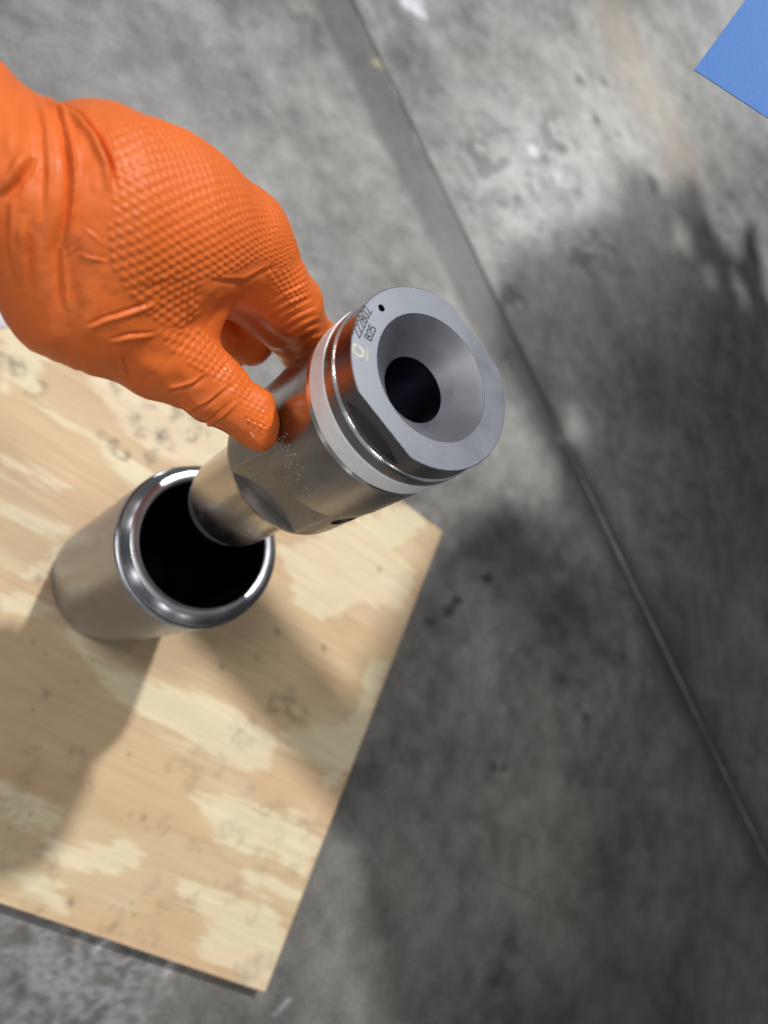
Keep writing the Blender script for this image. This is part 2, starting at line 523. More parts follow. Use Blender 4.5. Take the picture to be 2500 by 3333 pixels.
for pt in PATCH:
    bp_ = [plane_pt(x, y, 0) - np.array([BX, BY]) for x, y in pt]
    bp_ = [(p[0] * ca + p[1] * sa, -p[0] * sa + p[1] * ca) for p in bp_]
    dm = np.full(A.shape, 1e9); ins = np.zeros(A.shape, bool)
    for k in range(len(bp_)):
        p, q = bp_[k], bp_[(k + 1) % len(bp_)]
        dm = np.minimum(dm, seg_dist(A, B_, p[0], p[1], q[0], q[1]))
        ins ^= ((p[1] > B_) != (q[1] > B_)) & (A < (q[0] - p[0]) * (B_ - p[1]) / (q[1] - p[1] + 1e-9) + p[0])
    sdm = np.maximum(sdm, np.where(ins, dm, -dm))
f = g1 * 0.62 + g2 * 0.38 + 0.16 * (g1b - 0.5)
w = np.clip(sstep(-3.4, 3.0, sdm + jag) * 0.9 + 0.12 * (f - 0.4) + 0.3 * sstep(0.5, 0.62, f), 0, 1)
w2 = sstep(0.545, 0.64, g2)
colr = tan * (1 - w)[..., None] + cream * w[..., None]
colr = colr * (1 - 0.45 * (1 - w) * w2)[..., None] + deep * (0.45 * (1 - w) * w2)[..., None]
colr = colr * (1 + 0.13 * (g3 - 0.5) + 0.10 * (g1b - 0.5) + 0.10 * (g4 - 0.5))[..., None]
pink = sstep(0.5, 0.7, fbm(A / 90, B_ / 40, 2, 3.0))
colr = colr * (1 - 0.05 * pink[..., None] * np.array([-0.4, 0.6, 0.2]))


def to_board(dx, dy):
    p = plane_pt(dx, dy, 0) - np.array([BX, BY])
    return p[0] * ca + p[1] * sa, -p[0] * sa + p[1] * ca


nm = fbm(A / 3.5, B_ / 3.5, 3, 2.0)


def smudge(dx, dy, size, dark, kind, rot=0.0):
    global colr
    x, y = to_board(dx, dy)
    lx = (A - x) * math.cos(rot) + (B_ - y) * math.sin(rot)
    ly = -(A - x) * math.sin(rot) + (B_ - y) * math.cos(rot)
    if kind == 'o':
        d = np.abs(np.hypot(lx, ly * 0.8) - size * 0.8)
        d = d + 3.0 * (lx > size * 0.55)
    elif kind == 'c':
        d = np.minimum(np.abs(np.hypot(lx, ly) - size * 0.7) + 5.0 * (lx > 0.2 * size), seg_dist(lx, ly, 0, -size, size * .5, -size * .2))
    elif kind == 'b':
        d = np.clip(np.hypot(lx * 0.9, ly * 1.1) - size * 0.45, 0, None)
    elif kind == 's':
        d = np.minimum(seg_dist(lx, ly, -size * .6, size * .6, size * .5, size * .5), seg_dist(lx, ly, size * .3, size * .5, -size * .3, -size * .9))
        d = np.minimum(d, seg_dist(lx, ly, -size * .6, size * .6, -size * .6, 0))
    elif kind == 'x':
        d = np.minimum(seg_dist(lx, ly, -size * .7, -size * .6, size * .7, size * .6), np.abs(np.hypot(lx + size * .2, ly) - size * .6))
    else:
        d = np.hypot(lx, ly) * 0.8
    wd = 0.34 * size if kind != '.' else size
    k = np.exp(-(d / wd) ** 2) * np.clip(0.15 + 1.9 * (nm - 0.22), 0, 1.15) * dark
    k = np.clip(k, 0, 0.85)[..., None]
    colr = colr * (1 - k) + np.array([0.105, 0.085, 0.07]) * k


kinds = ['o', 'c', 's', 'x']
marks = [(245, 958, 6), (262, 978, 5), (292, 905, 7), (330, 868, 7), (352, 938, 7.5), (386, 884, 7), (305, 936, 6.5), (357, 958, 6), (424, 905, 7), (412, 940, 6),
         (270, 985, 5), (442, 880, 6), (40, 795, 9), (78, 838, 6), (8, 775, 8), (75, 690, 6), (130, 700, 6), (250, 835, 6), (312, 842, 6), (480, 900, 6),
         (395, 830, 7), (440, 935, 5), (372, 905, 4), (330, 985, 6), (220, 940, 5)]
for k, (x, y, s) in enumerate(marks):
    smudge(x, y, s, 0.46, ['b', 'o', 'b', 'c', 'b', 'x'][k % 6], RNG.uniform(0, 6.28))
marks2 = [(60, 1640, 8), (160, 1650, 8), (60, 1690, 7), (190, 1690, 6), (30, 1850, 8), (105, 1850, 7), (30, 1745, 8), (110, 1890, 6), (600, 1522, 9), (640, 1532, 9), (625, 1500, 6),
          (560, 1610, 7), (470, 1655, 8), (430, 1640, 7), (520, 1600, 8), (545, 1570, 8), (505, 1580, 7), (380, 1655, 6), (415, 1690, 6), (535, 1715, 7), (575, 1748, 6),
          (605, 1752, 6), (495, 1790, 7), (525, 1805, 7), (600, 1800, 6), (655, 1790, 6), (325, 1910, 6), (350, 1960, 5), (320, 2030, 8), (240, 1980, 7), (240, 2015, 7),
          (420, 1945, 6), (500, 1930, 8), (545, 1970, 6), (545, 2095, 9), (515, 2110, 8), (575, 2075, 7), (70, 1955, 6), (635, 1880, 6), (420, 1825, 6), (360, 1780, 6), (560, 1860, 7)]
for k, (x, y, s) in enumerate(marks2):
    smudge(x, y, s, 0.21 if k not in (8, 9) else 0.45, kinds[(k * 3 + 1) % 4], RNG.uniform(0, 6.28))
for x, y in ((555, 1420), (85, 1250), (150, 1950), (310, 1765), (600, 1365), (100, 1500), (480, 1440), (820, 1230), (700, 1400)):
    smudge(x, y, 2.2, 0.6, '.')
for k in range(40):
    x, y = RNG.uniform(0, 640), RNG.uniform(1200, 2100)
    smudge(x, y, RNG.uniform(0.6, 1.3), 0.5, '.')
colr = np.clip(colr, 0.02, 0.95)
wav = 0.25 * (fbm(A / 60, B_ / 20, 2, 1.0) - 0.5)
i = np.arange(nb * nb).reshape(nb, nb)
co = np.stack([A * MM, B_ * MM, (BOARD_T + wav) * MM], -1).reshape(-1, 3)
fq = np.stack([i[:-1, :-1], i[1:, :-1], i[1:, 1:], i[:-1, 1:]], -1).reshape(-1, 4)
ring = np.concatenate([i[:-1, 0], i[-1, :-1], i[:0:-1, -1], i[0, :0:-1]])
rb = co[ring].copy(); rb[:, 2] = 0.0003
base = len(co)
co = np.concatenate([co, rb])
L = len(ring); j = np.arange(L); jn = (j + 1) % L
side = np.stack([ring[j], base + j, base + jn, ring[jn]], -1)
fq = np.concatenate([fq, side])
me = bpy.data.meshes.new('plywood_board')
me.vertices.add(len(co)); me.vertices.foreach_set('co', co.ravel())
me.loops.add(fq.size); me.loops.foreach_set('vertex_index', fq.ravel())
me.polygons.add(len(fq)); me.polygons.foreach_set('loop_start', np.arange(0, fq.size, 4))
me.update(calc_edges=True)
cc = colr.reshape(-1, 3); cc = np.concatenate([cc, np.repeat(deep[None] * 0.7, L, 0)])
at = me.attributes.new('stain', 'FLOAT_COLOR', 'POINT')
at.data.foreach_set('color', np.concatenate([cc, np.ones((len(cc), 1))], 1).ravel())
me.materials.append(M_PLY)
board = link('plywood_board', me)
board.location = (BX * MM, BY * MM, 0)
board.rotation_euler = (0, 0, BA)
tag(board, 'square plywood board with grey smudged marks lying on the concrete floor', 'plywood board')


# ------------------------------------------------------------------ lathe
def lathe(name, prof, mats, parent, seg=256, flats=(), close=False):
    """prof: (radius, z, material index of the band that starts here). flats: (nx, ny, dist, z_low, z_high)"""
    bm = bmesh.new()
    angs = np.linspace(0, 2 * np.pi, seg, endpoint=False)
    rings = []
    for r, z, *_ in prof:
        row = []
        for a in angs:
            x, y = r * math.cos(a), r * math.sin(a)
            for nx, ny, dd, z0, z1 in flats:
                if z0 - 1e-6 <= z <= z1 + 1e-6:
                    t = x * nx + y * ny
                    if t > dd:
                        x -= (t - dd) * nx; y -= (t - dd) * ny
            row.append(bm.verts.new((x * MM, y * MM, z * MM)))
        rings.append(row)
    n = len(rings)
    for k in range(n if close else n - 1):
        A_, B2 = rings[k], rings[(k + 1) % n]
        mi = prof[k][2] if len(prof[k]) > 2 else 0
        for s in range(seg):
            t = (s + 1) % seg
            fc = bm.faces.new((A_[s], A_[t], B2[t], B2[s]))
            fc.material_index = mi
    bmesh.ops.remove_doubles(bm, verts=bm.verts, dist=1e-7)
    bmesh.ops.recalc_face_normals(bm, faces=bm.faces)
    me = bpy.data.meshes.new(name); bm.to_mesh(me); bm.free()
    for m in mats:
        me.materials.append(m)
    smooth(me, 24)
    return link(name, me, parent)


def cap_rings(o):
    pass


# ------------------------------------------------------------------ steel cylinder standing on the board
tube = empty('steel_cylinder', V(0, 0, 0.3))
tag(tube, 'hollow steel cylinder with dark bore standing upright on the plywood board', 'steel cylinder')
lathe('barrel', [(40.2, 0, 0), (41.2, 0.4, 0), (42, 2.2, 0), (42, 30, 0), (42, 90, 0), (42, 154.6, 0), (41.3, 155.6, 0), (39.6, 155.9, 0), (39.2, 156.4, 0), (39.2, 157.4, 0), (39.6, 157.7, 0), (40.5, 157.9, 0), (40.55, 158.6, 0),
                 (33, 158.6, 0), (33, 0, 0)], [M_TUBE], tube, close=True)
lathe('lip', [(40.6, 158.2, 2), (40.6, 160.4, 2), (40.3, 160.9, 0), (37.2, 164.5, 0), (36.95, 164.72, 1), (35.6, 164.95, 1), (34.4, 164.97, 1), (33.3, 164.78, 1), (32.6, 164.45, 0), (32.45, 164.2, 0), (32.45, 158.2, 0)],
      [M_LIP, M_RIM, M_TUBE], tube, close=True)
lathe('bore', [(32.25, 164.2, 0), (32.25, 150, 0), (32.25, 60, 0), (32.25, 2, 0), (0.01, 2, 0), (0.01, 1, 0), (32.9, 1, 0), (32.9, 164.2, 0)], [M_BORE], tube, close=True)  # dark disc closes the bottom to keep the bore black

# ------------------------------------------------------------------ plunger (piston) held above the cylinder
PF = np.array([-21.402, 16.831, 339.689])
AX = np.array([-0.04679024, 0.02720881, 0.9985341]); AX /= np.linalg.norm(AX)
U = np.array([0.50269205, 0.86446556, 0.0]); U /= np.linalg.norm(U)
W_ = np.cross(AX, U)
SL = 163.0
tipP = PF - AX * SL
plunger = empty('steel_plunger', V(*tipP))
plunger.matrix_world = Matrix.Translation(V(*tipP)) @ Matrix(((U[0], W_[0], AX[0]), (U[1], W_[1], AX[1]), (U[2], W_[2], AX[2]))).to_4x4()
tag(plunger, 'polished steel plunger with white seal ring and funnel shaped end held over the cylinder', 'plunger')
zz = lambda s: SL - s
fn1 = np.array([-0.605, -0.797]); fn1 /= np.linalg.norm(fn1)
fn2 = np.array([-0.524, -0.852]); fn2 /= np.linalg.norm(fn2)
flats = [(fn1[0], fn1[1], 28.3, zz(7.0), zz(-1)), (-fn1[0], -fn1[1], 27.7, zz(7.0), zz(-1)),
         (fn2[0], fn2[1], 26.4, zz(88), zz(60.0)), (-fn2[0], -fn2[1], 26.4, zz(88), zz(60.0))]
# material slots: 0 body, 1 matte face, 2 dark cap side, 3 bright edge, 4 bore
prof = [(0.001, zz(43), 4), (11.6, zz(43), 4), (11.6, zz(10.6), 6), (11.9, zz(10.2), 6), (21.6, zz(0.12), 3), (21.75, zz(0.0), 1), (26, zz(0.0), 1), (30.7, zz(0.0), 1), (30.95, zz(0.18), 2),
        (30.95, zz(7.0), 2), (30.95, zz(7.02), 2), (30.95, zz(8.9), 3), (31.15, zz(9.25), 3), (31.7, zz(9.85), 0), (31.75, zz(10.1), 0), (31.75, zz(14.3), 0), (29.5, zz(14.3), 0),
        (29.5, zz(23.3), 3), (31.1, zz(23.3), 3), (31.55, zz(25.2), 3), (31.75, zz(25.6), 0), (31.75, zz(40), 0), (31.75, zz(54.8), 3), (31.35, zz(55.3), 0),
        (31.35, zz(59.98), 0), (31.35, zz(60), 0), (31.35, zz(88), 5), (31.35, zz(88.02), 0), (31.2, zz(90), 0), (30.2, zz(91.6), 0), (27.5, zz(92.2), 0), (24.2, zz(92.6), 0), (22.8, zz(94.5), 7),
        (22.8, zz(120), 7), (22.8, zz(152.6), 7), (22.4, zz(153.4), 5), (20.4, zz(162.4), 5), (19.6, zz(163), 5), (0.001, zz(163), 5)]
body = lathe('piston_body', prof, [M_BODY, M_FACE, M_CAP, M_EDGE, M_BORE2, M_LEDGE, M_CONE, M_STEM], plunger, seg=288, flats=flats)


def bool_cut(target, cutters):
    for c in cutters:
        md = target.modifiers.new('cut', 'BOOLEAN')
        md.operation = 'DIFFERENCE'; md.solver = 'EXACT'; md.object = c
    dg = bpy.context.evaluated_depsgraph_get()
    dg.update()
    me = bpy.data.meshes.new_from_object(target.evaluated_get(dg))
    target.modifiers.clear()
    old = target.data
    target.data = me
    bpy.data.meshes.remove(old)
    for c in cutters:
        d = c.data
        bpy.data.objects.remove(c); bpy.data.meshes.remove(d)
    smooth(target.data, 24)


def rod(name, p0, p1, r, mat, parent=None, seg=32):
    p0 = Vector(p0); p1 = Vector(p1)
    bm = bmesh.new()
    bmesh.ops.create_cone(bm, cap_ends=True, segments=seg, radius1=r, radius2=r, depth=(p1 - p0).length)
    me = bpy.data.meshes.new(name)
    q = (p1 - p0).to_track_quat('Z', 'Y').to_matrix().to_4x4()
    bm.transform(Matrix.Translation((p0 + p1) / 2) @ q)
    bm.to_mesh(me); bm.free()
    if mat is not None:
        me.materials.append(mat)
    return link(name, me, parent)


hole = np.array([-21.25, 16.12])
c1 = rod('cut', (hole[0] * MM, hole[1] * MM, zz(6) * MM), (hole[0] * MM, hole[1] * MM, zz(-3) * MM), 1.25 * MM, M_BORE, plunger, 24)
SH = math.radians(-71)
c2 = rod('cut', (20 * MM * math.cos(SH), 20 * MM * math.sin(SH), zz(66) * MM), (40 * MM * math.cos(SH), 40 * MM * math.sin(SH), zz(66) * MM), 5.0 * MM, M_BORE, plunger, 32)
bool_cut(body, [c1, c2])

sp = [(29.6, zz(23.2), 0)]
for k in range(6):
    s0 = 22.9 - k * 1.4
    sp += [(32.04, zz(s0), 0), (32.12, zz(s0 - 0.14), 0), (32.12, zz(s0 - 1.16), 0), (32.02, zz(s0 - 1.28), 0)]
sp += [(31.9, zz(14.5), 0), (29.6, zz(14.4), 0)]
lathe('seal_ring', sp, [M_SEAL], plunger, close=True)

# engraved writing on the end face: strokes lying 0.03 mm proud
GL = {'2': [[(0, .78), (.08, .93), (.25, 1), (.42, .95), (.5, .8), (.47, .62), (.3, .38), (0, 0), (.52, 0)]],
      '8': [[(.25, .54), (.08, .62), (.03, .78), (.1, .94), (.25, 1), (.4, .94), (.47, .78), (.42, .62), (.25, .54), (.06, .44), (0, .25), (.08, .06), (.25, 0), (.42, .06), (.5, .25), (.44, .44), (.25, .54)]],
      '0': [[(.25, 0), (.08, .1), (.01, .35), (.01, .65), (.08, .9), (.25, 1), (.42, .9), (.49, .65), (.49, .35), (.42, .1), (.25, 0)]],
      'B': [[(0, 0), (0, 1), (.28, 1), (.42, .93), (.45, .77), (.4, .6), (.28, .54), (0, .54)], [(.28, .54), (.44, .46), (.5, .28), (.44, .08), (.28, 0), (0, 0)]],
      '5': [[(.47, 1), (.07, 1), (.03, .56), (.2, .63), (.38, .57), (.49, .36), (.45, .14), (.28, 0), (.12, .02), (0, .12)]],
      'G': [[(.5, .85), (.4, .97), (.2, 1), (.05, .85), (0, .5), (.05, .15), (.2, 0), (.4, .03), (.5, .2), (.5, .48), (.3, .48)]],
      'R': [[(0, 0), (0, 1), (.3, 1), (.45, .9), (.45, .65), (.3, .52), (0, .52)], [(.25, .52), (.5, 0)]],
      'A': [[(0, 0), (.25, 1), (.5, 0)], [(.1, .36), (.4, .36)]],
      'C': [[(.5, .83), (.4, .97), (.2, 1), (.05, .85), (0, .5), (.05, .15), (.2, 0), (.4, .03), (.5, .17)]],
      'O': [[(.25, 0), (.06, .12), (0, .5), (.06, .88), (.25, 1), (.44, .88), (.5, .5), (.44, .12), (.25, 0)]]}


def stroke(bm, pts, w, z):
    pts = [np.array(p, float) for p in pts]
    n = len(pts)
    row = []
    for k in range(n):
        t0 = pts[k] - pts[k - 1] if k else pts[1] - pts[0]
        t1 = pts[k + 1] - pts[k] if k < n - 1 else t0
        t0 = t0 / np.linalg.norm(t0); t1 = t1 / np.linalg.norm(t1)
        n0 = np.array([-t0[1], t0[0]]); n1 = np.array([-t1[1], t1[0]])
        m = n0 + n1
        if np.linalg.norm(m) < 0.3: m = n0
        m = m / np.linalg.norm(m)
        s = m * min(1 / max(m @ n0, 0.3), 1.7) * w / 2
        p = pts[k].copy()
        if k == 0: p = p - t1 * w * .4
        if k == n - 1: p = p + t0 * w * .4
        row.append([bm.verts.new(((p + s)[0] * MM, (p + s)[1] * MM, z * MM)), bm.verts.new(((p - s)[0] * MM, (p - s)[1] * MM, z * MM))])
    for k in range(n - 1):
        bm.faces.new((row[k][0], row[k][1], row[k + 1][1], row[k + 1][0]))


def text(name, txt, org, dirv, upv, h, adv, w, mat):
    bm = bmesh.new()
    org = np.array(org); dirv = np.array(dirv); upv = np.array(upv)
    for k, ch in enumerate(txt):
        for s in GL[ch]:
            stroke(bm, [org + dirv * (k * adv + p[0] * adv * 1.45) + upv * p[1] * h for p in s], w, zz(0) + 0.03)
    bmesh.ops.recalc_face_normals(bm, faces=bm.faces)
    for fc in bm.faces:
        if fc.normal.z < 0: fc.normal_flip()
    me = bpy.data.meshes.new(name); bm.to_mesh(me); bm.free()
    me.materials.append(mat)
    return link(name, me, plunger)


d1 = np.array([3.58, 10.91]); L1 = np.linalg.norm(d1); d1 /= L1
up1 = np.array([-d1[1], d1[0]])
text('part_number_marking', '222802', (-28.21, 2.42), d1, up1, 3.0, L1 / 5.75, 0.42, M_INK)
d2 = np.array([1.5, 5.0]); L2 = np.linalg.norm(d2); d2 /= L2
up2 = np.array([-d2[1], d2[0]])
text('batch_marking', 'B25', (-24.15, 3.03), d2, up2, 2.45, L2 / 2.75, 0.42, M_INK)
d3 = np.array([0.0, 1.0])
text('maker_marking', 'GRACO', (-24.72, -4.1), d3, np.array([-1.0, 0.03]), 0.78, 0.93, 0.2, M_INK2)
# wet grit clinging to the body, along two smears
bm = bmesh.new()


def on_body(sx, sy, rad):
    d = RC.T @ np.array([(sx - 1250) / FPX, (sy - 1666.5) / FPX, 1])
    o = CAM - PF
    do = o - AX * (o @ AX); dd = d - AX * (d @ AX)
    A2 = dd @ dd; B3 = 2 * do @ dd; C2 = do @ do - rad ** 2
    D2 = B3 * B3 - 4 * A2 * C2
    if D2 < 0: return None
    p = o + d * (-B3 - math.sqrt(D2)) / (2 * A2)
    return np.array([p @ U, p @ W_, p @ AX])


smears = [((905, 1405), (932, 1480), 22, 34), ((925, 1455), (960, 1530), 26, 40), ((955, 1530), (1000, 1590), 22, 26), ((960, 1640), (1035, 1715), 9, 34), ((1060, 1600), (1180, 1660), 40, 12), ((1180, 1640), (1190, 1650), 8, 5)]
for p0, p1, sd, cnt in smears:
    for k in range(cnt):
        t = RNG.rand()
        q_ = on_body(p0[0] + (p1[0] - p0[0]) * t + RNG.normal(0, sd * .6), p0[1] + (p1[1] - p0[1]) * t + RNG.normal(0, sd * .4), 31.7)
        if q_ is None: continue
        a_ = math.atan2(q_[1], q_[0]); r_ = 31.78 if q_[2] > -54.8 else 31.38
        sz = min(abs(RNG.normal(0, 0.11)) + 0.06, 0.3)
        M_ = Matrix.Translation((r_ * math.cos(a_) * MM, r_ * math.sin(a_) * MM, (q_[2] + SL) * MM)) @ Matrix.Rotation(a_, 4, 'Z') @ Matrix.Diagonal((0.35, 1, RNG.uniform(0.7, 2.2), 1))
        bmesh.ops.create_icosphere(bm, subdivisions=1, radius=sz * MM, matrix=M_)
me = bpy.data.meshes.new('grit'); bm.to_mesh(me); bm.free(); smooth(me)
me.materials.append(M_GRIT)
grit = link('grit', me, plunger)
grit['kind'] = 'stuff'
# hexagonal emblem made of two bent bars
bm = bmesh.new()
hexo = [(-30.62, -0.7), (-28.95, 0.55), (-26.2, -0.95), (-26.1, -3.2), (-28.2, -4.25), (-30.55, -2.95)]
hx = np.array(hexo); cen = hx.mean(0)
hin = cen + (hx - cen) * 0.60
z = (zz(0) + 0.03) * MM


def poly(pts):
    fc = bm.faces.new([bm.verts.new((p[0] * MM, p[1] * MM, z)) for p in pts])
    fc.normal_update()
    if fc.normal.z < 0: fc.normal_flip()


def lp(a, b_, t): return a + (b_ - a) * t
for k in range(6):
    a, b_ = hx[k], hx[(k + 1) % 6]; ia, ib = hin[k], hin[(k + 1) % 6]
    t0, t1 = 0.0, 1.0
    if k == 0: t1 = 0.86
    if k == 1: t0 = 0.10
    if k == 5: t1 = 0.9
    poly([lp(a, b_, t0), lp(a, b_, t1), lp(ia, ib, t1), lp(ia, ib, t0)])
me = bpy.data.meshes.new('emblem'); bm.to_mesh(me); bm.free()
me.materials.append(M_INK2)
link('emblem', me, plunger)

# ------------------------------------------------------------------ gloved hand (one continuous skin grown from a smooth distance field, board mm)
UPC = RC @ np.array([0, 0, 1.0])


def hp(sx, sy, Z, off=(0, 0, 0)):
    return cam_pt(sx, sy, Z) + np.array(off, float)


def around(ang, s, rad):
    a = math.radians(ang)
    # ang measured in the world's horizontal plane round the plunger axis
    c = PF - AX * s
    return c + np.array([math.cos(a), math.sin(a), 0]) * rad


J = {}
J['fore2'] = (hp(-1300, -730, 175), 26); J['fore'] = (hp(-300, 262, 185), 21.0)
J['wrist'] = (hp(110, 672, 190), 21.5); J['palmA'] = (hp(330, 715, 202), 28.5); J['palmB'] = (hp(560, 745, 215), 25)
J['imcp'] = (hp(775, 785, 230), 15.5)
J['ipip'] = (hp(945, 990, 256), 11.2)
J['tcmc'] = (hp(290, 930, 206), 23.5); J['tmcp'] = (hp(510, 1125, 222), 15.2); J['tip'] = (hp(695, 1265, 234), 11.0); J['ttip'] = (hp(828, 1380, 240), 8.0)
TT0, TT1 = hp(836, 1320, 239), hp(842, 1408, 241)
J['web'] = (hp(575, 925, 219), 14)
J['web2'] = (hp(640, 1000, 226), 6)
imcp = J['imcp'][0]; ipip = J['ipip'][0]
fing = []
for k in range(4):
    dz = -18.5 * k
    m = imcp + np.array([1.0 * k, 1.5 * k - (k == 3) * 4, dz])
    p = ipip + np.array([-1.0 * k, 2.0 * k, dz + (2 if k else 0)])
    s_t = 64 + 15 * k
    d = around(171 - 3 * k, s_t, 44.0)
    t = around(128 - 2 * k, s_t + 9, 41.5)
    rm, rp, rd, rt = [(15.5, 11.2, 9.6, 8.4), (15, 10.8, 9.4, 8.2), (14, 10.2, 9.0, 8.0), (12.5, 9.2, 8.2, 7.4)][k]
    if k == 1:
        m = imcp + np.array([0.5, 2.0, -15.0]); p = ipip + np.array([-1.0, 2.5, -14.0])
        d = around(166, 76, 43.5); t = around(126, 84, 41.3)
    if k >= 2:      # ring and little finger are curled back into the palm
        q_ = k - 2
        m, p, d, t = [hp(x - 55 * q_, y + 15 * q_, z + 12 * q_) for x, y, z in ((715, 830, 252), (848, 985, 281), (815, 1112, 291), (720, 1085, 280))]
    fing.append((m, rm, p, rp, d, rd, t, rt))


def cone_sd(P, a, ra, b_, rb):
    ba = b_ - a
    h = np.clip(((P - a) @ ba) / (ba @ ba), 0, 1)
    return np.linalg.norm(P - a - h[:, None] * ba, axis=1) - (ra + (rb - ra) * h)


def smin(a, b_, k):
    h = np.clip(0.5 + 0.5 * (b_ - a) / k, 0, 1)
    return b_ * (1 - h) + a * h - k * h * (1 - h)


def sdf(P):
    g = lambda a, b_: cone_sd(P, J[a][0], J[a][1], J[b_][0], J[b_][1])
    d = smin(g('fore2', 'fore'), g('fore', 'wrist'), 2)
    d = smin(d, g('wrist', 'palmA'), 4)
    d = smin(d, g('palmA', 'palmB'), 8)
    d = smin(d, cone_sd(P, J['palmB'][0], J['palmB'][1], fing[0][0], 15.5), 8)
    for m, rm, p, rp, dd, rd, t, rt in fing[1:]:
        d = smin(d, cone_sd(P, J['palmA'][0] + np.array([0, 0, -12.0]), 20, m, rm), 9)
    d = smin(d, cone_sd(P, hp(135, 705, 191), 17, J['tcmc'][0], J['tcmc'][1] - 1.5), 6)
    th = smin(g('tcmc', 'tmcp'), g('tmcp', 'tip'), 5)
    th = smin(th, g('tip', 'ttip'), 2.5)
    th = smin(th, cone_sd(P, TT0, 6.2, TT1, 6.0), 3)
    d = smin(d, th, 9)
    d = smin(d, g('web', 'web2'), 12)
    f = None
    for m, rm, p, rp, dd, rd, t, rt in fing:
        q = smin(smin(cone_sd(P, m, rm, p, rp), cone_sd(P, p, rp, dd, rd), 3), cone_sd(P, dd, rd, t, rt), 2.5)
        f = q if f is None else smin(f, q, 1.6)
    d = smin(d, f, 7)
    return d


def surface_nets(fn, lo, hi, h):
    n = np.ceil((hi - lo) / h).astype(int) + 1
    ax_ = [lo[k] + h * np.arange(n[k]) for k in range(3)]
    G = np.stack(np.meshgrid(*ax_, indexing='ij'), -1).reshape(-1, 3)
    D = np.concatenate([fn(c) for c in np.array_split(G, max(1, len(G) // 250000))]).reshape(n)
    S = D < 0
    nc = n - 1
    acc = np.zeros((*nc, 3)); cnt = np.zeros(nc)
    gi = np.stack(np.meshgrid(*[np.arange(k) for k in nc], indexing='ij'), -1).astype(float)
    crn = [(a, b_, c) for a in (0, 1) for b_ in (0, 1) for c in (0, 1)]
    sl = lambda o: tuple(slice(o[k], o[k] + nc[k]) for k in range(3))
    for o in crn:
        for k in range(3):
            if o[k] == 0:
                o2 = list(o); o2[k] = 1
                a = D[sl(o)]; b_ = D[sl(o2)]
                cr = (a < 0) != (b_ < 0)
                t = np.where(cr, a / np.where(cr, a - b_, 1), 0)
                p = np.array(o, float)[None, None, None] + t[..., None] * np.eye(3)[k]
                acc += np.where(cr[..., None], p, 0); cnt += cr
    act = cnt > 0
    idx = -np.ones(nc, int); idx[act] = np.arange(act.sum())
    vt = (gi[act] + acc[act] / cnt[act][:, None]) * h + lo
    F = []
    for k in range(3):
        u_, v_ = (k + 1) % 3, (k + 2) % 3
        s0 = [slice(1, nc[q]) for q in range(3)]; s0[k] = slice(0, nc[k])
        s1 = list(s0); s1[k] = slice(1, nc[k] + 1)
        a = S[tuple(s0)]; b_ = S[tuple(s1)]
        cr = a != b_
        ii = np.argwhere(cr)
        off = np.array([s.start for s in s0])
        c = ii + off
        eu, ev = np.eye(3, dtype=int)[u_], np.eye(3, dtype=int)[v_]
        g = lambda q: idx[q[:, 0], q[:, 1], q[:, 2]]
        qd = np.stack([g(c - eu - ev), g(c - ev), g(c), g(c - eu)], -1)
        flip = b_[cr]
        qd[flip] = qd[flip][:, ::-1]
        F.append(qd)
    return vt, np.concatenate(F)


def mesh_np(name, vt, F):
    me = bpy.data.meshes.new(name)
    me.vertices.add(len(vt)); me.vertices.foreach_set('co', np.ascontiguousarray(vt, dtype=np.float32).ravel())
    me.loops.add(F.size); me.loops.foreach_set('vertex_index', F.ravel().astype(np.int32))
    me.polygons.add(len(F)); me.polygons.foreach_set('loop_start', np.arange(0, F.size, 4))
    me.update(calc_edges=True)
    return me


def grad(P, e=0.25):
    g = np.stack([sdf(P + np.eye(3)[k] * e) - sdf(P - np.eye(3)[k] * e) for k in range(3)], -1)
    return g / (np.linalg.norm(g, axis=1, keepdims=True) + 1e-9)


allp = np.array([v[0] for v in J.values()] + [x for f in fing for x in (f[0], f[2], f[4], f[6])])
lo = allp.min(0) - 42; hi = allp.max(0) + 42
vt, F = surface_nets(sdf, lo, hi, 2.2)
me0 = mesh_np('tmp', vt, F)
o0 = link('tmp', me0)
md = o0.modifiers.new('s', 'SUBSURF'); md.subdivision_type = 'SIMPLE'; md.levels = 2; md.render_levels = 2
dg = bpy.context.evaluated_depsgraph_get(); dg.update()
gm = bpy.data.meshes.new_from_object(o0.evaluated_get(dg))
bpy.data.objects.remove(o0); bpy.data.meshes.remove(me0)
nv = len(gm.vertices)
P = np.empty(nv * 3, np.float32); gm.vertices.foreach_get('co', P); P = P.reshape(-1, 3).astype(float)
for it in range(2):
    g = grad(P)
    P = P - g * sdf(P)[:, None]
N = grad(P)

# image coordinates of the skin, used only to lay out where folds and the gripping texture lie on the glove
Q = (P - CAM) @ RC.T
SX = Q[:, 0] / Q[:, 2] * FPX + 1250; SY = Q[:, 1] / Q[:, 2] * FPX + 1666.5
facing = np.einsum('ij,ij->i', N, (CAM - P) / np.linalg.norm(CAM - P, axis=1, keepdims=True))
front = sstep(-0.35, 0.0, facing)
Zs = Q[:, 2]


